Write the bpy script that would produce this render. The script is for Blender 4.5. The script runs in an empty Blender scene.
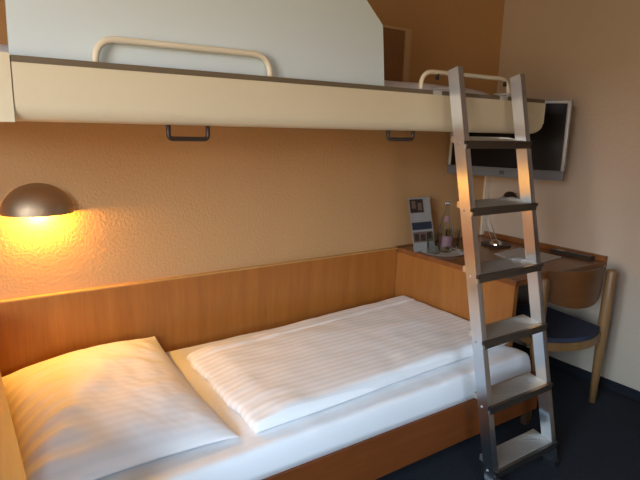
import bpy, bmesh, math, random
from mathutils import Vector, Matrix, noise

sc = bpy.context.scene
COL = sc.collection

# ------------------------------------------------------------------ camera
def make_camera():
    f, yaw, pitch, roll = 543.88, math.radians(-34.771), math.radians(-11.720), math.radians(1.5236)
    F = Vector((-math.sin(yaw)*math.cos(pitch), math.cos(yaw)*math.cos(pitch), math.sin(pitch)))
    r0 = Vector((math.cos(yaw), math.sin(yaw), 0)); u0 = r0.cross(F)
    R = math.cos(roll)*r0 + math.sin(roll)*u0
    U = -math.sin(roll)*r0 + math.cos(roll)*u0
    cd = bpy.data.cameras.new('camera'); cam = bpy.data.objects.new('camera', cd); COL.objects.link(cam)
    cd.sensor_fit = 'HORIZONTAL'; cd.sensor_width = 36.0; cd.lens = f/640*36; cd.clip_start = .02
    m = Matrix((R, U, -F)).transposed().to_4x4(); m.translation = Vector((-2.27475, -2.45550, 1.46768))
    cam.matrix_world = m
    sc.camera = cam
make_camera()

# ------------------------------------------------------------------ world, daylight, exposure
world = bpy.data.worlds.new('overcast_sky'); sc.world = world; world.use_nodes = True
# evening sky: warm glow along the horizon, pale haze above it, blue overhead; it reaches the room through the window
wn = world.node_tree; bgn = wn.nodes['Background']
_tc = wn.nodes.new('ShaderNodeTexCoord'); _sx = wn.nodes.new('ShaderNodeSeparateXYZ'); _rp = wn.nodes.new('ShaderNodeValToRGB')
wn.links.new(_tc.outputs['Generated'], _sx.inputs[0]); wn.links.new(_sx.outputs['Z'], _rp.inputs['Fac'])
for k, (p, c) in enumerate(((0.0, (.46, .345, .22)), (.055, (.46, .345, .22)), (.085, (.94, .95, 1.06)), (.14, (.94, .95, 1.06)), (.18, (.74, 1.0, 1.26)))):
    e = _rp.color_ramp.elements[k] if k < 2 else _rp.color_ramp.elements.new(p)
    e.position = p; e.color = (*c, 1)
LAMP_COL = (.86, .43, .045)
wn.links.new(_rp.outputs['Color'], bgn.inputs[0])
bgn.inputs[1].default_value = 26.0
WX0, WX1, WZ0, WZ1, WYF = -2.85, -2.27, .75, 2.25, -4.3     # the window in the wall behind the camera
LY0, LY1, LXW = -3.25, -1.85, -3.7                                     # and its neighbour in the left wall
for loc, w_, d in ((((WX0+WX1)/2, WYF-.02, (WZ0+WZ1)/2), WX1-WX0, (0, 1, 0)), ((LXW-.02, (LY0+LY1)/2, (WZ0+WZ1)/2), LY1-LY0, (1, 0, 0))):
    _pl = bpy.data.lights.new('window_portal', 'AREA'); _pl.shape = 'RECTANGLE'; _pl.size = w_; _pl.size_y = WZ1-WZ0
    _pl.cycles.is_portal = True
    _po = bpy.data.objects.new('window_portal', _pl); COL.objects.link(_po)
    _po.location = loc; _po.rotation_euler = Vector(d).to_track_quat('-Z', 'Z').to_euler()

vs = sc.view_settings
sc.display_settings.display_device = 'sRGB'
vs.view_transform = 'Standard'; vs.look = 'None'; vs.exposure = 0.0; vs.gamma = 1.0; vs.use_curve_mapping = False

# ------------------------------------------------------------------ materials
def mat(name, col, rough=.5, metal=0.0, **k):
    m = bpy.data.materials.new(name); m.use_nodes = True
    b = m.node_tree.nodes['Principled BSDF']
    b.inputs['Base Color'].default_value = (*col, 1); b.inputs['Roughness'].default_value = rough
    b.inputs['Metallic'].default_value = metal
    for kk, v in k.items(): b.inputs[kk].default_value = v
    return m

def nd(m, t, **k):
    n = m.node_tree.nodes.new(t)
    for a, v in k.items(): setattr(n, a, v)
    return n
def lk(m, a, b): m.node_tree.links.new(a, b)
def bsdf(m): return m.node_tree.nodes['Principled BSDF']

def coords(m, scale=(1, 1, 1), rot=(0, 0, 0)):
    tc = nd(m, 'ShaderNodeTexCoord'); mp = nd(m, 'ShaderNodeMapping')
    mp.inputs['Scale'].default_value = scale; mp.inputs['Rotation'].default_value = rot
    lk(m, tc.outputs['Object'], mp.inputs['Vector'])
    return mp.outputs['Vector']

def ramp2(m, fac, c0, c1, p0=0.3, p1=0.7):
    r = nd(m, 'ShaderNodeValToRGB')
    r.color_ramp.elements[0].position = p0; r.color_ramp.elements[0].color = (*c0, 1)
    r.color_ramp.elements[1].position = p1; r.color_ramp.elements[1].color = (*c1, 1)
    lk(m, fac, r.inputs['Fac']); return r.outputs['Color']

def noise_tex(m, vec, scale, detail=4, rough=.55):
    n = nd(m, 'ShaderNodeTexNoise'); n.inputs['Scale'].default_value = scale
    n.inputs['Detail'].default_value = detail; n.inputs['Roughness'].default_value = rough
    if vec is not None: lk(m, vec, n.inputs['Vector'])
    return n.outputs['Fac']

def bump(m, h, strength, dist=.002):
    b = nd(m, 'ShaderNodeBump'); b.inputs['Strength'].default_value = strength; b.inputs['Distance'].default_value = dist
    lk(m, h, b.inputs['Height']); lk(m, b.outputs['Normal'], bsdf(m).inputs['Normal'])

def plaster(name, col, var=.94, strength=.6):
    m = mat(name, col, .82)
    v = coords(m)
    c = ramp2(m, noise_tex(m, v, 1.3, 3), tuple(x*var for x in col), col)
    lk(m, c, bsdf(m).inputs['Base Color'])
    bump(m, noise_tex(m, v, 75, 3, .6), strength, .006)
    return m

def wood(name, light, dark, axis='z', rough=.42, scale=1.0):
    m = mat(name, light, rough)
    s = {'x': (1.2, 22, 22), 'y': (22, 1.2, 22), 'z': (22, 22, 1.2)}[axis]
    v = coords(m, tuple(q*scale for q in s))
    n1 = noise_tex(m, v, 1.0, 5, .6)
    v2 = coords(m, tuple(q*scale*6 for q in s))
    n2 = noise_tex(m, v2, 1.0, 2, .5)
    mx = nd(m, 'ShaderNodeMath', operation='MULTIPLY_ADD'); mx.inputs[1].default_value = .35
    lk(m, n2, mx.inputs[0]); 
    sb = nd(m, 'ShaderNodeMath', operation='MULTIPLY'); sb.inputs[1].default_value = .65
    lk(m, n1, sb.inputs[0]); lk(m, sb.outputs[0], mx.inputs[2])
    c = ramp2(m, mx.outputs[0], dark, light, .32, .66)
    lk(m, c, bsdf(m).inputs['Base Color'])
    bump(m, mx.outputs[0], .06, .001)
    return m

def damask(name, col, dim, period=.021):
    # white satin-striped cotton: stripes run along the bed, woven sheen plus a slight relief
    m = mat(name, col, .75)
    bsdf(m).inputs['Sheen Weight'].default_value = .15
    w = nd(m, 'ShaderNodeTexWave', wave_type='BANDS', bands_direction='Y', wave_profile='SIN')
    w.inputs['Scale'].default_value = .314/period; w.inputs['Distortion'].default_value = .25
    w.inputs['Detail'].default_value = 1; w.inputs['Detail Scale'].default_value = .6
    lk(m, coords(m), w.inputs['Vector'])
    c = ramp2(m, w.outputs['Fac'], dim, col, .42, .58)
    lk(m, c, bsdf(m).inputs['Base Color'])
    rr = nd(m, 'ShaderNodeMapRange'); rr.inputs['To Min'].default_value = .85; rr.inputs['To Max'].default_value = .6
    lk(m, w.outputs['Fac'], rr.inputs['Value']); lk(m, rr.outputs[0], bsdf(m).inputs['Roughness'])
    h = nd(m, 'ShaderNodeMath', operation='MULTIPLY_ADD'); h.inputs[1].default_value = .5
    n = noise_tex(m, coords(m), 22, 3)
    lk(m, w.outputs['Fac'], h.inputs[0]); lk(m, n, h.inputs[2])
    bump(m, h.outputs[0], .10, .003)
    return m

def brushed(name, col, rough, sc_=(3, 3, 160), strength=.05):
    m = mat(name, col, rough, 1.0)
    n = noise_tex(m, coords(m, sc_), 1, 3)
    rr = nd(m, 'ShaderNodeMapRange'); rr.inputs['To Min'].default_value = rough-.07; rr.inputs['To Max'].default_value = rough+.1
    lk(m, n, rr.inputs['Value']); lk(m, rr.outputs[0], bsdf(m).inputs['Roughness'])
    bump(m, n, strength, .001)
    return m

M = {}
M['wall'] = plaster('apricot_plaster', (.53, .305, .128))
M['wall_right'] = plaster('beige_plaster', (.54, .43, .32))
M['wall_pale'] = plaster('brown_front_plaster', (.20, .12, .07))
M['ceiling'] = plaster('ceiling_beige', (.55, .48, .38), .98, .1)
M['panel'] = wood('beech_panel', (.40, .143, .026), (.30, .097, .015), 'z', .36)
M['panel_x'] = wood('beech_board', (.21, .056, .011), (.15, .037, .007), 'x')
M['edge_wood'] = wood('light_edge_beech', (.55, .31, .10), (.46, .24, .07), 'x', .4)
M['head_wood'] = wood('headboard_beech', (.50, .24, .075), (.40, .175, .05), 'y', .36)
M['panel_y'] = wood('beech_board_across', (.42, .195, .06), (.32, .135, .04), 'y')
M['desk_side'] = wood('desk_side_beech', (.36, .145, .032), (.28, .105, .022), 'z')
M['desk_top'] = wood('desk_top_beech', (.26, .10, .03), (.17, .06, .018), 'x', .25)
M['ply'] = wood('bent_plywood', (.16, .062, .018), (.11, .04, .011), 'x', .4)
M['chair_wood'] = wood('chair_beech', (.26, .14, .052), (.20, .10, .035), 'z', .4)
M['dark_wood'] = wood('dark_stained_wood', (.13, .07, .032), (.08, .042, .02), 'x', .45)
M['leg_wood'] = wood('bed_leg_wood', (.085, .036, .013), (.055, .024, .009), 'z', .5)
M['frame_wood'] = wood('pale_frame_wood', (.66, .44, .25), (.56, .36, .19), 'z', .5)
M['brown_cloth'] = plaster('brown_upholstery', (.30, .155, .065), .9, .4)
M['shell'] = plaster('cream_bunk_shell', (.72, .635, .44), .985, .04); bsdf(M['shell']).inputs['Roughness'].default_value = .42
M['shell_edge'] = mat('bunk_edge_strip', (.15, .115, .07), .5)
M['rail_white'] = mat('cream_tube_paint', (.74, .68, .53), .32)
M['board'] = plaster('pale_grey_blue_board', (.66, .78, .83), .98, .03); bsdf(M['board']).inputs['Roughness'].default_value = .5
M['brown_plastic'] = mat('dark_brown_plastic', (.030, .017, .011), .45)
M['alu'] = mat('brushed_aluminium', (.72, .76, .80), .28, 1.0, **{'Anisotropic': .8})
_tg = nd(M['alu'], 'ShaderNodeTangent', direction_type='RADIAL', axis='Z'); lk(M['alu'], _tg.outputs[0], bsdf(M['alu']).inputs['Tangent'])
M['tread'] = brushed('ribbed_aluminium_tread', (.66, .66, .63), .42, (2, 160, 160), .2)
M['tread_front'] = brushed('aluminium_nosing', (.23, .225, .205), .40, (2, 160, 160), .1)
M['black'] = mat('black_plastic', (.012, .012, .013), .45)
M['screen'] = mat('tv_glass', (.010, .008, .007), .2, 0, **{'Specular IOR Level': .12})
M['clip'] = mat('zinc_clip', (.62, .63, .62), .4, .3)
M['silver'] = mat('silver_plastic', (.36, .36, .355), .42, .2)
M['silver_dark'] = mat('grey_speaker_bar', (.085, .087, .086), .5, .1)
M['chrome'] = mat('chrome', (.85, .85, .85), .08, 1.0)
M['bronze'] = brushed('brushed_bronze', (.46, .34, .22), .50, (160, 160, 3), .1)
M['inside_white'] = mat('shade_inner_white', (.8, .72, .55), .5)
M['sheet'] = damask('sheet_cotton', (.87, .88, .90), (.855, .865, .885), .03)
M['damask'] = damask('striped_damask', (.93, .94, .95), (.83, .84, .85), .036)
M['damask_pillow'] = damask('striped_pillow_damask', (.88, .88, .90), (.85, .85, .87), .028)
M['lilac_sheet'] = mat('bunk_bedding', (.70, .68, .72), .85)
M['blue_cloth'] = plaster('blue_seat_fabric', (.030, .038, .070), .8, .5)
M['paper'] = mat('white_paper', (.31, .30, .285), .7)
M['grey_paper'] = mat('grey_desk_pad_paper', (.50, .49, .47), .6)
M['print_dark'] = mat('print_dark_brown', (.035, .02, .015), .6)
M['print_mid'] = mat('print_tan', (.16, .10, .07), .6)
M['print_navy'] = mat('print_navy', (.02, .026, .045), .6)
M['print_grey'] = mat('print_grey', (.35, .35, .36), .6)
M['label_pink'] = mat('pink_label', (.20, .11, .135), .6)
M['cream_plastic'] = mat('cream_plastic', (.66, .56, .42), .5)
def thin_glass():
    m = bpy.data.materials.new('clear_glass'); m.use_nodes = True
    nt = m.node_tree; nt.nodes.remove(nt.nodes['Principled BSDF'])
    t = nt.nodes.new('ShaderNodeBsdfTransparent'); t.inputs[0].default_value = (.93, .945, .935, 1)
    g = nt.nodes.new('ShaderNodeBsdfGlossy'); g.inputs['Roughness'].default_value = .18; g.inputs[0].default_value = (1, 1, 1, 1)
    lw = nt.nodes.new('ShaderNodeLayerWeight'); lw.inputs['Blend'].default_value = .10
    mx = nt.nodes.new('ShaderNodeMixShader')
    nt.links.new(lw.outputs['Fresnel'], mx.inputs[0]); nt.links.new(t.outputs[0], mx.inputs[1]); nt.links.new(g.outputs[0], mx.inputs[2])
    nt.links.new(mx.outputs[0], nt.nodes['Material Output'].inputs[0]); return m
M['glass'] = thin_glass()
M['steel'] = mat('polished_tray', (.74, .75, .72), .3, .25)
M['pvc'] = mat('white_window_frame', (.75, .75, .75), .4)
def carpet():
    m = mat('navy_carpet', (.010, .014, .026), .95)
    v = coords(m)
    c = ramp2(m, noise_tex(m, v, 90, 4, .7), (.003, .004, .008), (.010, .013, .022), .35, .65)
    lk(m, c, bsdf(m).inputs['Base Color']); bump(m, noise_tex(m, v, 260, 2), .6, .004)
    return m
M['carpet'] = carpet()
def emit(name, col, s):
    m = mat(name, col, .5); b = bsdf(m)
    b.inputs['Emission Color'].default_value = (*col, 1); b.inputs['Emission Strength'].default_value = s
    return m
M['bulb'] = emit('glowing_bulb', (1.0, .50, .16), 60)

# ------------------------------------------------------------------ builders
INV = {}
def thing(name, label, cat, loc=(0, 0, 0), rotz=0, group=None):
    o = bpy.data.objects.new(name, None); COL.objects.link(o); o.empty_display_size = .05
    o.location = loc; o.rotation_euler = (0, 0, rotz)
    INV[o.name] = (Matrix.Translation(Vector(loc)) @ Matrix.Rotation(rotz, 4, 'Z')).inverted()
    o['label'] = label; o['category'] = cat
    if group: o['group'] = group
    return o
def tag(o, label, cat, group=None):
    o['label'] = label; o['category'] = cat
    if group: o['group'] = group
    return o

def obj(name, bm, m, parent=None, smooth=False, local=False, bev=0, seg=2, label=None):
    """links bm as one mesh; coordinates are world unless local"""
    if bev:
        es = [e for e in bm.edges if len(e.link_faces) == 2 and e.calc_face_angle(0) > .6]
        bmesh.ops.bevel(bm, geom=es, offset=bev, segments=seg, profile=.5, affect='EDGES', clamp_overlap=True)
    bmesh.ops.recalc_face_normals(bm, faces=bm.faces)
    root = parent
    if parent is not None and not local:
        while root.parent: root = root.parent
        bm.transform(INV[root.name])
    me = bpy.data.meshes.new(name); bm.to_mesh(me); bm.free()
    o = bpy.data.objects.new(name, me); COL.objects.link(o)
    if m is not None: me.materials.append(m)
    if parent is not None: o.parent = parent
    if smooth or bev:
        for p in me.polygons: p.use_smooth = True
        if not smooth:
            me.set_sharp_from_angle(angle=math.radians(40))
    if label: o['label'] = label
    return o
def struct(name, bm, m, parent=None, **k):
    o = obj(name, bm, m, parent, **k)
    if parent is None: o['kind'] = 'structure'
    return o

def B(): return bmesh.new()
def box(lo, hi, bm=None):
    bm = bm or B()
    x0, y0, z0 = lo; x1, y1, z1 = hi
    v = [bm.verts.new(p) for p in ((x0,y0,z0),(x1,y0,z0),(x1,y1,z0),(x0,y1,z0),(x0,y0,z1),(x1,y0,z1),(x1,y1,z1),(x0,y1,z1))]
    for f in ((0,3,2,1),(4,5,6,7),(0,1,5,4),(1,2,6,5),(2,3,7,6),(3,0,4,7)): bm.faces.new([v[i] for i in f])
    return bm
def hexa(pts, bm=None):
    bm = bm or B()
    v = [bm.verts.new(p) for p in pts]
    for f in ((0,3,2,1),(4,5,6,7),(0,1,5,4),(1,2,6,5),(2,3,7,6),(3,0,4,7)): bm.faces.new([v[i] for i in f])
    return bm
def prism(poly, axis, a0, a1, bm=None):
    """extrude a 2D polygon: axis y -> poly is (x,z); axis x -> (y,z); axis z -> (x,y)"""
    bm = bm or B()
    def P(p, a): return {'y': (p[0], a, p[1]), 'x': (a, p[0], p[1]), 'z': (p[0], p[1], a)}[axis]
    A = [bm.verts.new(P(p, a0)) for p in poly]; C = [bm.verts.new(P(p, a1)) for p in poly]
    n = len(poly); bm.faces.new(A); bm.faces.new(C[::-1])
    for i in range(n): bm.faces.new((A[i], C[i], C[(i+1) % n], A[(i+1) % n]))
    return bm
def tube(path, r, n=12, bm=None, cap=True):
    bm = bm or B()
    path = [Vector(p) for p in path]; rings = []
    rs = r if isinstance(r, (list, tuple)) else [r]*len(path)
    ref = None
    for i, p in enumerate(path):
        t = (path[min(i+1, len(path)-1)]-path[max(i-1, 0)]).normalized()
        if ref is None:
            ref = Vector((0, 0, 1)) if abs(t.z) < .9 else Vector((1, 0, 0))
        u = (ref - t*ref.dot(t)).normalized(); w = t.cross(u); ref = u
        rings.append([bm.verts.new(p + (u*math.cos(a)+w*math.sin(a))*rs[i]) for a in (2*math.pi*k/n for k in range(n))])
    for a, b in zip(rings, rings[1:]):
        for k in range(n): bm.faces.new((a[k], a[(k+1) % n], b[(k+1) % n], b[k]))
    if cap: bm.faces.new(rings[0][::-1]); bm.faces.new(rings[-1])
    return bm
def fillet(pts, r, n=6):
    """round the corners of a polyline"""
    pts = [Vector(p) for p in pts]; out = [pts[0]]
    for a, b, c in zip(pts, pts[1:], pts[2:]):
        d1 = (a-b).normalized(); d2 = (c-b).normalized()
        p1 = b+d1*r; p2 = b+d2*r
        for k in range(n+1):
            t = k/n; out.append(p1*(1-t)**2 + b*2*t*(1-t) + p2*t*t)
    out.append(pts[-1]); return out
def lathe(prof, c, n=28, bm=None, closed=False):
    """prof [(r,z)] about the vertical through c"""
    bm = bm or B(); rings = []
    for r, z in prof:
        if r < 1e-5: rings.append([bm.verts.new((c[0], c[1], c[2]+z))])
        else: rings.append([bm.verts.new((c[0]+r*math.cos(2*math.pi*k/n), c[1]+r*math.sin(2*math.pi*k/n), c[2]+z)) for k in range(n)])
    pairs = list(zip(rings, rings[1:]))
    if closed: pairs.append((rings[-1], rings[0]))
    for a, b in pairs:
        for k in range(n):
            q = [a[k % len(a)], a[(k+1) % len(a)], b[(k+1) % len(b)], b[k % len(b)]]
            u = []
            for x in q:
                if x not in u: u.append(x)
            if len(u) > 2: bm.faces.new(u)
    return bm
def sgn(v, p): return math.copysign(abs(v)**p, v)
def cushion(nx, ny, top, bot, sharp=1.0):
    """closed soft shape: top(s,t), bot(s,t) -> point for s,t in [-1,1], denser towards the rim"""
    bm = B()
    S = [math.sin(math.pi/2*(2*i/nx-1)) if sharp else 2*i/nx-1 for i in range(nx+1)]
    T = [math.sin(math.pi/2*(2*j/ny-1)) if sharp else 2*j/ny-1 for j in range(ny+1)]
    S = [a*(1-sharp)+b*sharp for a, b in zip([2*i/nx-1 for i in range(nx+1)], S)]
    T = [a*(1-sharp)+b*sharp for a, b in zip([2*j/ny-1 for j in range(ny+1)], T)]
    tp = [[bm.verts.new(top(s, t)) for t in T] for s in S]
    bt = [[tp[i][j] if i in (0, nx) or j in (0, ny) else bm.verts.new(bot(S[i], T[j])) for j in range(ny+1)] for i in range(nx+1)]
    for i in range(nx):
        for j in range(ny):
            bm.faces.new((tp[i][j], tp[i+1][j], tp[i+1][j+1], tp[i][j+1]))
            q = (bt[i][j], bt[i][j+1], bt[i+1][j+1], bt[i+1][j])
            if len(set(q)) == 4 and not all(v in (tp[i][j], tp[i+1][j], tp[i+1][j+1], tp[i][j+1]) for v in q): bm.faces.new(q)
    return bm
def nz(x, y, z=0, s=1.0): return noise.noise(Vector((x*s, y*s, z)))

# ------------------------------------------------------------------ the room
XR, YF, XL, H = .847, WYF, LXW, 2.5
struct('floor', box((XL-.2, YF-.2, -.1), (XR+.2, .2, 0)), M['carpet'])
struct('ceiling', box((XL-.2, YF-.2, H), (XR+.2, .2, H+.1)), M['ceiling'])
struct('wall_back', box((XL-.2, 0, 0), (XR+.2, .2, H)), M['wall'])
struct('wall_right', box((XR, YF-.2, 0), (XR+.2, 0, H)), M['wall_right'])
struct('wall_added_dark', box((.25, YF, 0), (XR, -1.55, H)), M['wall_pale'])  # added dark block out of view, for the ladder's front faces to reflect
def wall_with_window(name, w0, w1, P):
    """P(a, d, z): a along the wall, d out of the room"""
    def bx(a0, a1, d0, d1, z0, z1, bm):
        p, q = P(a0, d0, z0), P(a1, d1, z1)
        box(tuple(map(min, p, q)), tuple(map(max, p, q)), bm)
    w = B(); lo, hi = (XL, XR) if name == 'wall_front' else (YF-.2, 0)
    bx(lo, w0, 0, .2, 0, H, w); bx(w1, hi, 0, .2, 0, H, w); bx(w0, w1, 0, .2, 0, WZ0, w); bx(w0, w1, 0, .2, WZ1, H, w)
    struct(name, w, M['wall_pale'])
    f = B()
    bx(w0, w0+.06, .05, .12, WZ0, WZ1, f); bx(w1-.06, w1, .05, .12, WZ0, WZ1, f)
    bx(w0+.06, w1-.06, .05, .12, WZ0, WZ0+.06, f); bx(w0+.06, w1-.06, .05, .12, WZ1-.06, WZ1, f)
    bx((w0+w1)/2-.03, (w0+w1)/2+.03, .05, .12, WZ0+.06, WZ1-.06, f)
    struct('window_1' if name == 'wall_front' else 'window_2', f, M['pvc'])
wall_with_window('wall_front', WX0, WX1, lambda a, d, z: (a, YF-d, z))
wall_with_window('wall_left', LY0, LY1, lambda a, d, z: (XL-d, a, z))
bb = box((XR-.012, YF, 0), (XR, 0, .055))
M['base'] = mat('dark_skirting', (.004, .005, .009), .9)
struct('baseboard_right', bb, M['base'])
struct('baseboard_back', box((0.03, -.012, 0), (XR-.012, 0, .055)), M['base'])

# ------------------------------------------------------------------ lower bed
ZT = .75
bed = thing('bed', 'low built-in beech bed with tall wooden wall panel and side board, under the bunk', 'bed', (-1.08, -.5, 0))
obj('back_panel', box((-2.95, -.022, 0), (-.004, -.001, ZT-.006)), M['panel'], bed)
obj('ledge', box((-2.95, -.03, ZT-.006), (-.004, -.001, ZT)), M['edge_wood'], bed, bev=.0015)
obj('headboard', box((-2.55, -1.33, 0), (-2.192, -.031, .73)), M['head_wood'], bed, bev=.003)
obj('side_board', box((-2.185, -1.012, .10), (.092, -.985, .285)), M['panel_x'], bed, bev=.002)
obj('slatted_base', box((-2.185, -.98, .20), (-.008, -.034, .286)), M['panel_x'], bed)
for x, y in ((.075, -.968), (-2.12, -.962)):
    obj('leg', box((x-.016, y-.016, 0), (x+.016, y+.016, .0999 if x < 0 else .10)), M['leg_wood'], bed, bev=.003)

# mattress in its fitted sheet
ZM = .397
def ZMX(x): return ZM+.020*(x+2.16)/2.16
def mattress_bm():
    x0, x1, y0, y1, z0 = -2.182, -.003, -1.004, -.036, .2865
    bm = B(); nx, ny = 120, 60
    cx, cy, hx, hy = (x0+x1)/2, (y0+y1)/2, (x1-x0)/2, (y1-y0)/2
    def top(s, t):
        e = (1-abs(s)**160)**.5 * (1-abs(t)**70)**.5
        x = cx+s*hx; y = cy+t*hy
        if s > 0: x += .024*s**30*max(0, min(1, (-.893-y)/.03))
        w = .0035*nz(x, y, 3, 5)+.002*nz(x*3, y, 5, 9)
        if y < -.9: w += .004*nz(x, z0, 1, 14)
        return (x, y, z0+.03+(ZMX(x)-z0-.03)*e + w*e)
    def bot(s, t): return (cx+s*hx*.995, cy+t*hy*.995, z0)
    return cushion(nx, ny, top, bot)
mt = obj('mattress', mattress_bm(), M['sheet'], None, smooth=True)
tag(mt, 'mattress in a white fitted sheet lying in the lower wooden bed', 'mattress')

# duvet, folded flat
def duvet_bm():
    x0, x1, y0, y1 = -1.456, -.012, -.905, -.105
    cx, cy, hx, hy = (x0+x1)/2, (y0+y1)/2, (x1-x0)/2, (y1-y0)/2
    zb = 0
    def xy(s, t):
        x = cx+s*hx; y = cy+t*hy+.022*s*(t < 0)*abs(t) - .105*(t > 0)*t*(1-s)*.5
        k = max(0, -s-.8)/.2                     # the open, wavy left edge
        x += k*(.005*math.sin(t*7.0+.6)+.003*math.sin(t*17)) + (1-s)*.5*.010*t
        y += .010*math.sin(s*4.2+1)*(1 if t > 0 else .4)*abs(t)**3
        return x, y
    def top(s, t):
        x, y = xy(s, t)
        e = (1-abs(s)**60)**.5 * (1-abs(t)**30)**.5
        yy_ = y + .105*(t > 0)*t*(1-s)*.5
        h = .056 + .007*nz(x, y, 2, 3.2) + .004*nz(x, y, 7, 9)
        h += .012*max(0, -t*.6-.1)*(.6+.4*math.sin(s*5))
        h -= .004*math.exp(-((yy_+.245)/.012)**2)   # the seam that runs along the far side
        h += .0025*math.exp(-((yy_+.215)/.02)**2)
        k = max(0, -s-.80)/.20
        h *= 1-.45*k*k*(3-2*k)
        h += k*(.007*nz(x*2, y*9, 4, 2)+.008) + .006*max(0, -s-.45)*nz(x*2+y*1.5, y*7, 6, 4)
        return (x, y, ZMX(x)+.0065 + .008 + (h-.008)*e)
    def bot(s, t):
        x, y = xy(s*.985, t*.975); return (x, y, ZMX(x)+.0065)
    return cushion(150, 90, top, bot)
dv = obj('duvet', duvet_bm(), M['damask'], None, smooth=True)
tag(dv, 'white striped damask duvet folded flat over the foot half of the lower bed', 'duvet')

# pillow
def pillow_bm():
    x0, x1, y0, y1 = -2.182, -1.520, -.915, -.050
    cx, cy, hx, hy = (x0+x1)/2, (y0+y1)/2, (x1-x0)/2, (y1-y0)/2
    zb = ZM+.009
    def rim(s, t): return .016*max(0, -t)*(1+s)*.5
    def xy(s, t):
        x = cx+s*hx*(1-.05*(1-t*t)*abs(s)**3); y = cy+t*hy*(1-.05*(1-s*s)*abs(t)**3)
        x += -.012*(s > 0)*s*max(0, t)**2
        return x, y
    def prof(q, p): return max(0.0, 1-abs(q)**p)
    def top(s, t):
        x, y = xy(s, t)
        e = prof(s, 2.6)**.62 * prof(t, 2.6)**.62
        lift = (.018+.027*(s+1))*max(0, (t+.4)/1.4)**2      # its far edge rests up against the wall panel
        h = .140*e + lift
        k = max(0.0, (-s-.25)/.75)
        h += k*prof(s, 6)**.5*prof(t, 8)*(.008*math.sin(t*34+3*s+2*nz(x, y, 1, 4)) )
        h += prof(s, 6)*prof(t, 6)*(.004*max(0, s)*nz(x*3-y*2, x*2+y*5, 3, 6)+.011*nz(x, y, 9, 5)+.006*nz(x, y, 2, 12)+.002*nz(x+y, (x-y)*.3, 2, 34))
        # ridge from the middle of the pillow down to its left front corner
        r_ = (t+.95)-1.15*(s+.95)
        h += .040*prof(s, 3)*prof(t, 3)*math.exp(-(max(0, r_)/.55)**2-(min(0, r_)/.30)**2)*max(0, min(1, (.75-t)/1.2))*(1 if s < 0 else max(0, 1-s*1.6))
        h += .014*max(0, -s)**2*e                 # pushed up against the headboard
        return (x, y, zb+.012*(1-e)+h)
    def bot(s, t):
        x, y = xy(s*.97, t*.97)
        e = prof(s, 2)**.5*prof(t, 2)**.5
        lift = (.018+.027*(s+1))*max(0, (t+.4)/1.4)**2
        return (x, y, zb+.010*(1-e)+lift*(1-e))
    return cushion(110, 110, top, bot, .7)
pl = obj('pillow', pillow_bm(), M['damask_pillow'], None, smooth=True)
tag(pl, 'large white striped pillow below the glowing wall lamp, against the headboard', 'pillow')

# ------------------------------------------------------------------ desk
desk = thing('desk', 'built-in beech corner desk at the foot of the lower bed', 'desk', (.42, -.44, 0))
obj('side_panel', box((0, -.880, 0), (.030, -.002, .722)), M['desk_side'], desk, bev=.0015)
obj('tabletop', box((0, -.885, .722), (XR-.002, -.002, ZT)), M['desk_top'], desk, bev=.002)
obj('back_trim', box((0.0, -.02, ZT), (XR-.022, -.002, ZT+.006)), M['desk_top'], desk)
obj('wall_rail', box((XR-.022, -.885, ZT), (XR-.002, -.002, ZT+.030)), M['desk_top'], desk, bev=.002)
obj('support_batten', box((XR-.03, -.80, .66), (XR-.002, -.02, .722)), M['panel_y'], desk)

# ------------------------------------------------------------------ upper bunk
ZB0, ZB1, YB = 1.462, 1.627, -.82
bunk = thing('bunk_bed', 'cream fold-down upper bunk with dark edge strip fixed to the wall', 'bunk bed', (-1.0, -.42, ZB0))
def shell_profile():
    # cross-section (y,z) of the front board: flat face, rounded lower edge
    p = [(YB+.03, ZB1-.0165), (YB, ZB1-.0165), (YB, ZB0+.045)]
    for k in range(1, 9):
        a = math.pi/2*k/8; p.append((YB+.045*(1-math.cos(a)), ZB0+.045*(1-math.sin(a))))
    p += [(YB+.10, ZB0), (YB+.10, ZB0+.015), (YB+.03, ZB0+.015)]
    return p
fb = B()
pr = shell_profile()
# the right end of the front board: lower corner rounded off
CR = .042
xs = [-2.108] + [.175-CR+CR*math.sin(math.pi/2*k/8) for k in range(9)]
rings = []
for x in xs:
    d = 0 if x <= .175-CR else CR*(1-math.sqrt(max(0, 1-((x-.175+CR)/CR)**2)))
    r = []
    for (y, z) in pr:
        zz = max(z, ZB0+d) if z < ZB1-.03 else z
        yy = y
        r.append(fb.verts.new((x, yy, zz)))
    rings.append(r)
for a, b in zip(rings, rings[1:]):
    n = len(a)
    for k in range(n): fb.faces.new((a[k], b[k], b[(k+1) % n], a[(k+1) % n]))
fb.faces.new(rings[0]); fb.faces.new(rings[-1][::-1])
bmesh.ops.remove_doubles(fb, verts=fb.verts, dist=1e-5)
obj('front_board', fb, M['shell'], bunk, smooth=False)
for p in bunk.children[0].data.polygons: p.use_smooth = True
bunk.children[0].data.set_sharp_from_angle(angle=math.radians(50))
obj('edge_strip', box((-2.108, YB-.002, ZB1-.0165), (.172, YB+.045, ZB1)), M['shell_edge'], bunk, bev=.002, label='dark brown edge strip')
ec = box((-2.40, YB-.003, ZB0-.002), (-2.1105, YB+.12, ZB1+.004))
obj('end_cap', ec, M['shell'], bunk, bev=.006, seg=3)
obj('end_band', box((.1755, YB-.001, ZB0+.050), (.180, YB+.03, ZB1)), M['rail_white'], bunk, bev=.001)
obj('bed_tray', box((-2.38, YB+.101, ZB0+.004), (.16, -.03, ZB0+.03)), M['shell'], bunk)
obj('end_wall', box((.13, YB+.046, ZB0+.031), (.16, -.03, ZB1)), M['shell'], bunk, bev=.003)
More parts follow.
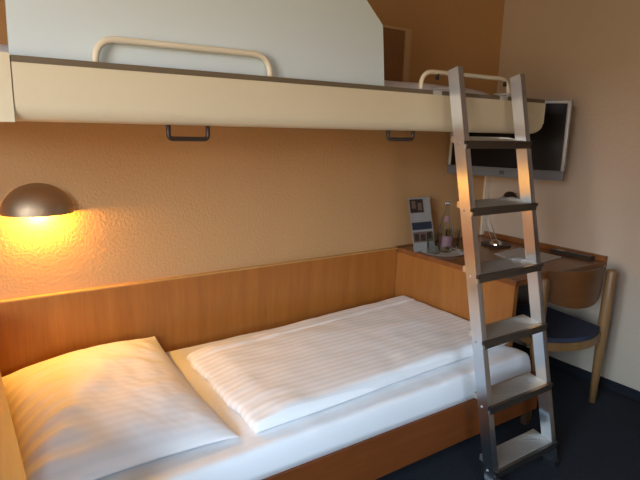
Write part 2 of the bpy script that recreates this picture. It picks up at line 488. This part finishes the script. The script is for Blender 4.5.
obj('back_wall', box((-2.38, -.03, ZB0+.004), (.16, -.001, ZB1)), M['shell'], bunk)
def grip(x0, x1, ztop, zlow):
    p = fillet([(x0, YB+.05, ztop+.012), (x0, YB+.05, zlow), (x1, YB+.05, zlow), (x1, YB+.05, ztop+.012)], .014)
    obj('pull_handle', tube(p, .0075, 10), M['brown_plastic'], bunk, smooth=True, label='dark brown pull handle')
grip(-1.688, -1.558, ZB0, 1.420); grip(-.785, -.648, ZB0, 1.427)
def guard(x0, x1, z0, z1, r, lean=.0):
    p = fillet([(x0, YB+.022, z0), (x0+.004, YB+.022, z1), (x1-.004, YB+.022, z1+lean), (x1, YB+.022, z0)], .06, 10)
    obj('guard_rail', tube(p, r, 16), M['rail_white'], bunk, smooth=True)
guard(-1.900, -1.345, ZB1-.002, 1.693, .0098, .003)
guard(-.648, -.084, ZB1-.002, 1.701, .0092, .004)
for x, hw_ in ((-.574, .024), (-.146, .026)):
    cb = box((x-hw_, YB-.0045, ZB1-.0165), (x+hw_, YB+.02, ZB1+.0012))
    obj('ladder_clip', cb, M['clip'], bunk, bev=.002, label='grey metal clip on the edge strip')
for x in (-.555, -.117):
    bk = tube([(x, YB+.022, 1.699), (x, YB+.022, 1.672)], .0075, 10)
    obj('stop_peg', bk, M['black'], bunk, smooth=True)

# pale board standing on the bunk behind the guard rail
gb = [(-2.105, ZB1+.001), (-.816, ZB1+.001), (-.838, 1.855), (-.985, 1.990), (-2.100, 1.990)]
g = obj('guard_board', prism(gb, 'y', YB+.05, YB+.068), M['board'], None, bev=.003)
tag(g, 'pale grey-blue board with a cut corner standing upright on the bunk edge', 'board')

# bunk bedding
def bunkmat():
    x0, x1, y0, y1, z0 = -2.36, .125, YB+.125, -.035, ZB0+.031
    cx, cy, hx, hy = (x0+x1)/2, (y0+y1)/2, (x1-x0)/2, (y1-y0)/2
    def top(s, t):
        e = (1-abs(s)**14)**.5*(1-abs(t)**8)**.5
        x = cx+s*hx; y = cy+t*hy
        return (x, y, z0+.02+(.166+.010*nz(x, y, 1, 4))*e)
    return cushion(70, 30, top, lambda s, t: (cx+s*hx*.99, cy+t*hy*.99, z0))
bmx = obj('bunk_mattress', bunkmat(), M['lilac_sheet'], None, smooth=True)
tag(bmx, 'pale lilac-white made-up mattress on the upper bunk, just showing over its edge', 'mattress')

# framed brown panel on the wall above the bunk
wp = thing('wall_cushion_panel', 'brown framed panel on the back wall just above the upper bunk', 'wall panel', (-.2, 0, 1.74))
fr = B()
box((-.028, -.022, 1.715), (.018, -.001, 2.030), fr)
box((-.62, -.022, 1.715), (-.575, -.001, 2.030), fr)
box((-.575, -.022, 2.018), (-.028, -.001, 2.030), fr); box((-.575, -.022, 1.715), (-.028, -.001, 1.735), fr)
bmesh.ops.remove_doubles(fr, verts=fr.verts, dist=1e-5)
obj('frame', fr, M['frame_wood'], wp)
obj('padding', box((-.574, -.016, 1.736), (-.029, -.002, 2.017)), M['brown_cloth'], wp, bev=.004)

# ------------------------------------------------------------------ ladder
lad = thing('ladder', 'leaning aluminium ladder with wide flat treads hooked to the bunk edge', 'ladder', (-.32, -1.27, 0))
def yl(z): return -1.2743+.2018*z
def rail(xa, xk):
    z0, z1, D, W = 0.0, 1.712, .052, .030
    P = []
    for z in (z0, z1):
        x = xa+xk*z; y = yl(z)
        P += [(x, y, z), (x+W, y, z), (x+W, y+D, z+.0*D), (x, y+D, z)]
    P[4] = (P[4][0], P[4][1], z1+.004); P[5] = (P[5][0], P[5][1], z1+.004); P[6] = (P[6][0], P[6][1], z1-.012); P[7] = (P[7][0], P[7][1], z1-.012)
    return hexa(P)
LX, RX = (-.5485, -.0197), (-.1450, -.0252)
for (xa, xk) in (LX, RX):
    ro = obj('rail', rail(xa, xk), M['alu'], lad, bev=.002)
    x = xa+xk*.02
    obj('rubber_foot', box((x-.003, yl(0)-.004, 0), (x+.033, yl(0)+.056, .03)), M['black'], ro, bev=.003)
    zt = 1.655; x = xa+xk*zt
    hk = B(); box((x+.004, yl(zt)+.064, zt-.03), (x+.021, YB-.006, zt-.022), hk)
    box((x+.004, yl(zt)+.064, zt-.028), (x+.021, YB+.02, zt-.0225), hk)
    obj('hook', box((x+.004, yl(zt)+.050, ZB1+.0045), (x+.021, YB+.03, ZB1+.0105)), M['silver'], ro); hk.free()
for i in range(6):
    z = 1.4299-.2623*i; y = yl(z)
    xl = LX[0]+LX[1]*z; xr = RX[0]+RX[1]*z
    st = box((xl+.0305, y-.001, z-.024), (xr-.0005, y+.096, z))
    for k in range(9):
        yy = y+.006+k*.0098
        box((xl+.0308, yy, z), (xr-.0008, yy+.005, z+.0011), st)
    for v in st.verts: v.co.z += .16*(v.co.y-y)      # the treads tip up towards the wall
    tr = obj('tread', st, M['tread'], lad)
    ns = B()
    box((xl+.003, y-.014, z-.030), (xr+.020, y-.0012, z+.0012), ns)
    box((xl+.003, y-.016, z-.0035), (xr+.020, y-.0142, z+.0012), ns); box((xl+.003, y-.0155, z-.018), (xr+.020, y-.0142, z-.013), ns)
    obj('nosing', ns, M['tread_front'], tr, label='dark grooved front edge')
    for x0, x1 in ((xr+.0202, xr+.026), (xl-.004, xl+.0028)):
        obj('end_plug', box((x0, y-.017, z-.012), (x1, y-.003, z+.001)), M['black'], tr, label='black end plug')
    rv = B()
    for zz in (z-.012,): lathe([(0, 0), (.005, 0), (.004, .003), (0, .003)], (0, 0, 0), 10, rv)
    rv.transform(Matrix.Translation((xl, y+.030, z-.012)) @ Matrix.Rotation(-math.pi/2, 4, 'Y'))
    obj('rivet', rv, M['silver'], tr)

# ------------------------------------------------------------------ wall lamp
LXc, LZ = -1.973, 1.096
lamp = thing('wall_lamp', 'brushed bronze half-dome reading lamp glowing on the wall above the pillow', 'lamp', (LXc, 0, LZ))
def half_dome(rx, ry, rz, th):
    bm = B(); na, nb = 24, 12; outer = []; inner = []
    for rr, L in (((rx, ry, rz), outer), ((rx-th, ry-th, rz-th), inner)):
        for j in range(nb+1):
            b = math.pi/2*j/nb
            L.append([bm.verts.new((LXc+rr[0]*math.cos(b)*math.cos(a), -.0005-rr[1]*math.cos(b)*math.sin(a), LZ+rr[2]*math.sin(b)))
                      for a in (math.pi*k/na for k in range(na+1))])
    for L in (outer, inner):
        for p, q in zip(L, L[1:]):
            for k in range(na): bm.faces.new((p[k], p[k+1], q[k+1], q[k]))
    for k in range(na): bm.faces.new((outer[0][k], outer[0][k+1], inner[0][k+1], inner[0][k]))
    for e in (0, na):
        for j in range(nb): bm.faces.new((outer[j][e], outer[j+1][e], inner[j+1][e], inner[j][e]))
    bmesh.ops.remove_doubles(bm, verts=bm.verts, dist=1e-4)
    return bm
sh = obj('shade', half_dome(.136, .115, .122, .003), M['bronze'], lamp, smooth=True)
sh.data.set_sharp_from_angle(angle=math.radians(60))
obj('back_plate', box((LXc-.05, -.004, LZ+.01), (LXc+.05, -.0005, LZ+.10)), M['inside_white'], lamp)
obj('socket', tube([(LXc, -.004, LZ+.075), (LXc, -.045, LZ+.06)], .016, 14), M['inside_white'], lamp, smooth=True)
bl = lathe([(0, .0)]+[(.026*math.sin(math.pi*k/10), .026-.026*math.cos(math.pi*k/10)) for k in range(1, 10)]+[(0, .052)], (LXc, -.05, LZ+.012), 16)
obj('bulb', bl, M['bulb'], lamp, smooth=True)
ld = bpy.data.lights.new('lamp_light', 'POINT'); ld.energy = 22.5; ld.color = LAMP_COL; ld.shadow_soft_size = .022
lo = bpy.data.objects.new('lamp_light', ld); COL.objects.link(lo); lo.location = (LXc, -.030, LZ+.004)

# ------------------------------------------------------------------ television
A = math.atan2(.39, .92)
tv = thing('television', 'flat television with silver frame on a bracket in the corner above the desk', 'television', (.490, -.374, 1.203))
tv.rotation_euler = (0, 0, 0)
TW, TH = .680, .446
# local frame: u along the screen (left seen from the bed -> right), n towards the viewer
u = Vector((.39, -.92, 0)).normalized(); nrm = Vector((-.92, -.39, 0)).normalized(); up = Vector((0, 0, 1))
tilt = math.radians(-1.5)
nn = (nrm*math.cos(tilt)-up*math.sin(tilt)); uu = up*math.cos(tilt)+nrm*math.sin(tilt)
TM = Matrix((u, nn, uu)).transposed().to_4x4()
TM = Matrix.Translation((.490, -.374, 1.203)) @ TM
def tvbox(name, lo, hi, m, bev=0, parent=None, label=None):
    bm = box(lo, hi); bm.transform(TM); return obj(name, bm, m, parent or tv, bev=bev, label=label)
frm = B()
for lo_, hi_ in (((-TW/2, -.035, .055), (-TW/2+.017, .008, TH)), ((TW/2-.017, -.035, .055), (TW/2, .008, TH)), ((-TW/2+.017, -.035, TH-.017), (TW/2-.017, .008, TH))): box(lo_, hi_, frm)
frm.transform(TM); bmesh.ops.remove_doubles(frm, verts=frm.verts, dist=1e-5); obj('frame', frm, M['silver'], tv, bev=.004)
tvbox('screen', (-TW/2+.0175, -.03, .056), (TW/2-.0175, .002, TH-.0175), M['screen'], label='black glossy screen')
tvbox('speaker_bar', (-TW/2, -.035, 0), (TW/2, .010, .0545), M['silver_dark'], .006, label='grey speaker bar')
tvbox('sensor_window', (-.015, .0102, .016), (.012, .0125, .038), M['black'])
tvbox('back_cover', (-TW/2+.04, -.085, .03), (TW/2-.04, -.0355, TH-.05), M['black'], .012)
arm = B(); pA = TM @ Vector((0, -.088, .24))
obj('arm', tube([pA, (XR-.022, pA.y-.02, pA.z)], .018, 12), M['silver_dark'], tv, smooth=True)
obj('wall_plate', box((XR-.022, pA.y-.09, pA.z-.08), (XR-.001, pA.y+.05, pA.z+.08)), M['silver_dark'], tv)

dct = obj('cable_duct', box((.797, -.016, ZT+.0065), (.838, -.001, 1.33)), M['cream_plastic'], None, bev=.002)
tag(dct, 'cream vertical cable duct running up the corner from the desk to the television', 'cable duct')

# ------------------------------------------------------------------ chair
ch = thing('desk_chair', 'beech chair with curved plywood back and blue seat pushed under the desk', 'chair', (.360, -.990, 0), math.atan2(-.08, .48))
hw = .243
def L(name, bm, m, **k): return obj(name, bm, m, k.pop('parent', ch), local=True, **k)
def post(x, y0, y1, z1, w=.027, d=.028):
    bm = B(); n = 14; rings = []
    for z, y, s in ((0, y0, .66), (.2, y0+(y1-y0)*.15, .80), (.43, y0+(y1-y0)*.45, 1.05), (z1-.015, y1, .95), (z1-.004, y1, .85), (z1, y1, .6)):
        rings.append([bm.verts.new((x+w*s*math.cos(2*math.pi*k/n), y+d*s*math.sin(2*math.pi*k/n), z)) for k in range(n)])
    for a, b in zip(rings, rings[1:]):
        for k in range(n): bm.faces.new((a[k], a[(k+1) % n], b[(k+1) % n], b[k]))
    bm.faces.new(rings[0][::-1]); bm.faces.new(rings[-1]); return bm
for x in (-hw, hw): L('leg', post(x, 0.0, -.01, .768), M['chair_wood'], smooth=True)
for x in (-hw+.01, hw-.01): L('leg', post(x, .40, .39, .425, .016, .018), M['chair_wood'], smooth=True)
def seat_outline(g=0.0):
    pts = []
    for k in range(21):      # the bowed rear rim
        s = -1+2*k/20; pts.append((s*(hw-.022+g), -.075*(1-s*s)-.012-g))
    for k in range(13):
        s = 1-2*k/12; pts.append((s*(hw-.03+g), .42+.02*(1-s*s)+g))
    return pts
L('seat_frame', prism(seat_outline(0), 'z', .385, .428), M['chair_wood'], bev=.005)
L('seat', prism(seat_outline(-.006), 'z', .4285, .452), M['blue_cloth'], bev=.010, seg=3, label='blue upholstered seat')
def backrest():
    bm = B(); nx, nzz = 28, 12; F = []; Bk = []
    for i in range(nx+1):
        s = -1+2*i/nx; x = s*(hw-.014)
        zb = .600+.055*abs(s)**2.4+.05*max(0, abs(s)-.88)/.12; zt = .800-.006*s*s-.035*max(0, abs(s)-.92)/.08
        y = .034-.092*(1-s*s)
        F.append([bm.verts.new((x, y-.012*(j/nzz)-.0055, zb+(zt-zb)*j/nzz)) for j in range(nzz+1)])
        Bk.append([bm.verts.new((x, y-.012*(j/nzz)+.0055, zb+(zt-zb)*j/nzz)) for j in range(nzz+1)])
    for i in range(nx):
        for j in range(nzz):
            bm.faces.new((F[i][j], F[i+1][j], F[i+1][j+1], F[i][j+1])); bm.faces.new((Bk[i][j], Bk[i][j+1], Bk[i+1][j+1], Bk[i+1][j]))
        bm.faces.new((F[i][0], Bk[i][0], Bk[i+1][0], F[i+1][0])); bm.faces.new((F[i][nzz], F[i+1][nzz], Bk[i+1][nzz], Bk[i][nzz]))
    for j in range(nzz):
        bm.faces.new((F[0][j], F[0][j+1], Bk[0][j+1], Bk[0][j])); bm.faces.new((F[nx][j], Bk[nx][j], Bk[nx][j+1], F[nx][j+1]))
    return bm
br = L('backrest', backrest(), M['ply'], smooth=True, label='curved brown plywood backrest')
br.data.set_sharp_from_angle(angle=math.radians(50))

# ------------------------------------------------------------------ things on the desk
ZD = ZT+.0005
# serving tray, bottle, two tumblers
tray = obj('serving_tray', lathe([(0, 0), (.118, 0), (.134, .006), (.136, .008), (.131, .008), (.116, .0025), (0, .0025)], (.150, -.250, ZD), 40), M['steel'], None, smooth=True)
tray.data.set_sharp_from_angle(angle=math.radians(40))
tag(tray, 'round shiny tray on the desk holding the bottle and two glasses', 'tray')
ZTR = ZD+.003
bt = thing('water_bottle', 'clear glass water bottle with a pink label between the two tumblers', 'bottle', (.166, -.258, ZTR))
prof = [(a*1.16, b*1.13) for a, b in [(0, .002), (.030, 0), (.036, .006), (.037, .03), (.0355, .095), (.037, .125), (.033, .152), (.020, .192), (.0145, .222), (.0135, .243), (.0155, .246), (.0155, .255), (.0125, .256),
        (.0105, .243), (.0118, .222), (.0172, .192), (.030, .152), (.034, .125), (.0325, .095), (.034, .03), (.032, .008), (0, .007)]]
obj('glass_body', lathe(prof, (.166, -.258, ZTR), 28), M['glass'], bt, smooth=True)
lb = B()
ca = math.atan2(-2.23, -2.46); r = .0378
def wrap(z0, z1, r0, r1, half, n=14):
    bm = B(); A_ = []; C_ = []
    for k in range(n+1):
        a = ca-half+2*half*k/n
        for rr, Lx in ((0, A_), (.0006, C_)):
            Lx.append([bm.verts.new((.166+(q+rr)*math.cos(a), -.258+(q+rr)*math.sin(a), ZTR+z)) for q, z in ((r0, z0), (r1, z1))])
    for S in (A_, C_):
        for p, q in zip(S, S[1:]): bm.faces.new((p[0], q[0], q[1], p[1]))
    for e in (0, n): bm.faces.new((A_[e][0], A_[e][1], C_[e][1], C_[e][0]))
    for k in range(n):
        bm.faces.new((A_[k][0], A_[k+1][0], C_[k+1][0], C_[k][0])); bm.faces.new((A_[k][1], C_[k][1], C_[k+1][1], A_[k+1][1]))
    return bm
obj('label', wrap(.040, .102, .0436, .0421, 1.0), M['label_pink'], bt, smooth=False, label='pink paper label')
obj('neck_label', wrap(.186, .220, .0350, .0234, .55), M['label_pink'], bt, smooth=False)
obj('cap', lathe([(0, .2898), (.0185, .2898), (.0185, .300), (.015, .303), (0, .303)], (.166, -.258, ZTR), 20), M['silver'], bt, smooth=False)
def tumbler(x, y, label):
    p = [(0, .004), (.026, 0), (.029, .003), (.033, .095), (.0322, .0965), (.0318, .095), (.0275, .010), (0, .009)]
    p = [(a*1.3, b*1.25) for a, b in p]
    o = obj('tumbler', lathe(p, (x, y, ZTR), 28), M['glass'], None, smooth=True)
    tag(o, label, 'glass', 'tumblers on the tray')
tumbler(.078, -.250, 'clear tumbler between the brochure and the water bottle')
tumbler(.250, -.238, 'clear tumbler between the water bottle and the ladder')
pk = box((-.025, -.02, 0), (.025, .02, .004)); pk.transform(Matrix.Translation((.245, -.330, ZTR+.004)) @ Matrix.Rotation(.5, 4, 'Z') @ Matrix.Rotation(.12, 4, 'X'))
o = obj('paper_tag', pk, M['paper'], None, bev=.001); tag(o, 'small white paper packet on the front rim of the tray', 'packet')

# standing brochure
bro = thing('brochure', 'tall printed brochure standing on the desk left of the bottle', 'brochure', (.075, -.155, ZD))
bu = Vector((.94, -.06, 0)).normalized(); bnv = Vector((-.06, -.94, 0)).normalized()
lean = math.radians(15)
bup = (Vector((0, 0, 1))*math.cos(lean)-bnv*math.sin(lean)); bnn = bnv*math.cos(lean)+Vector((0, 0, 1))*math.sin(lean)
BM = Matrix.Translation((.078, -.180, ZD+.001)) @ Matrix((bu, bnn, bup)).transposed().to_4x4()
BW, BH = .168, .325
def bb_(name, x0, x1, z0, z1, m, d0=.0012, d1=.0018, parent=None):
    bm = box((x0*BW, d0, z0*BH), (x1*BW, d1, z1*BH)); bm.transform(BM); return obj(name, bm, m, parent or bro)
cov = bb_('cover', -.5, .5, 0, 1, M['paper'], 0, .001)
bb_('photo', -.46, .16, .72, .97, M['print_dark'], parent=cov); bb_('photo', -.46, .46, .17, .36, M['print_mid'], parent=cov)
bb_('band', -.46, .46, .40, .54, M['print_navy'], parent=cov)
random.seed(4)
for k in range(4): bb_('text_line', -.30, -.05+.3*random.random(), .68-.032*k, .692-.032*k, M['print_grey'], parent=cov)
for k in range(6): bb_('text_line', .22, .34+.1*random.random(), .93-.05*k, .948-.05*k, M['print_grey'], parent=cov)
for k in range(3): bb_('text_line', -.42, .30, .12-.035*k, .128-.035*k, M['print_grey'], parent=cov)
for (a, b, c, d) in ((-.40, -.2, .20, .33), (-.12, .1, .19, .31), (.18, .40, .22, .34)): bb_('photo_detail', a, b, c, d, M['print_dark'], .0019, .0022, parent=cov)
for (a, b, c, d) in ((-.38, -.2, .80, .94), (-.1, .08, .76, .9)): bb_('photo_detail', a, b, c, d, M['print_mid'], .0019, .0022, parent=cov)
bs = hexa([tuple(BM @ Vector(p)) for p in ((-.055, -.001, 0), (.055, -.001, 0), (.055, -.0022, 0), (-.055, -.0022, 0), (-.03, -.001, .2), (.03, -.001, .2), (.03, -.0022, .2), (-.03, -.0022, .2))])
obj('back_flap', bs, M['paper'], bro)

# desk lamp
DLx, DLy = .625, -.275
dl = thing('desk_lamp', 'slim desk lamp with chrome dome, thin rods and dark shade behind the ladder', 'lamp', (DLx, DLy, ZD))
obj('base', lathe([(0, 0), (.092, 0), (.094, .006), (.088, .013), (.03, .016), (0, .016)], (DLx, DLy, ZD), 36), M['brown_plastic'], dl, smooth=False, bev=.001)
dm = lathe([(.040, .0)]+[(.040*math.cos(math.pi/2*k/8), .030*math.sin(math.pi/2*k/8)) for k in range(1, 8)]+[(.004, .030), (.004, .045), (0, .046)], (DLx-.045, DLy-.03, ZD+.0165), 24)
obj('dome', dm, M['chrome'], dl, smooth=True)
rods = [[(DLx-.02, DLy+.01, ZD+.0155), (DLx-.135, DLy+.05, ZD+.26)], [(DLx+.012, DLy-.002, ZD+.0155), (DLx-.10, DLy+.035, ZD+.26)]]
for p in rods: obj('rod', tube(p, .0032, 8), M['silver'], dl, smooth=True)
obj('elbow', tube([(DLx-.15, DLy+.055, ZD+.262), (DLx-.085, DLy+.03, ZD+.262)], .010, 10), M['brown_plastic'], dl, smooth=True)
obj('upper_arm', tube([(DLx-.117, DLy+.042, ZD+.262), (DLx+.085, DLy-.005, ZD+.325)], .0045, 8), M['silver'], dl, smooth=True)
obj('lamp_shade', lathe([(.046, 0), (.044, .020), (.032, .040), (.015, .049), (0, .051), (0, .047), (.013, .045), (.029, .036), (.040, .018), (.043, 0)], (DLx+.085, DLy-.008, ZD+.294), 28, closed=False), M['brown_plastic'], dl, smooth=True)

# desk pad and remote
pd = hexa([(x, y, ZD) for x, y in ((.30, -.735), (.695, -.690), (.690, -.410), (.40, -.440))]+[(x, y, ZD+.003) for x, y in ((.30, -.735), (.695, -.690), (.690, -.410), (.40, -.440))])
o = obj('desk_pad', pd, M['grey_paper'], None); tag(o, 'pale grey paper sheet lying on the desk behind the ladder', 'paper')
rm = thing('remote_control', 'black remote control lying beside the rail along the right wall', 'remote', (.785, -.70, ZD), math.radians(3))
obj('body', box((-.024, -.125, 0), (.024, .125, .021)), M['black'], rm, local=True, bev=.005)
obj('keypad', box((-.018, -.11, .0211), (.018, .035, .0222)), M['silver_dark'], rm, local=True, bev=.0004)
obj('display', box((-.017, .045, .0211), (.017, .095, .0222)), M['silver'], rm, local=True, label='grey display')
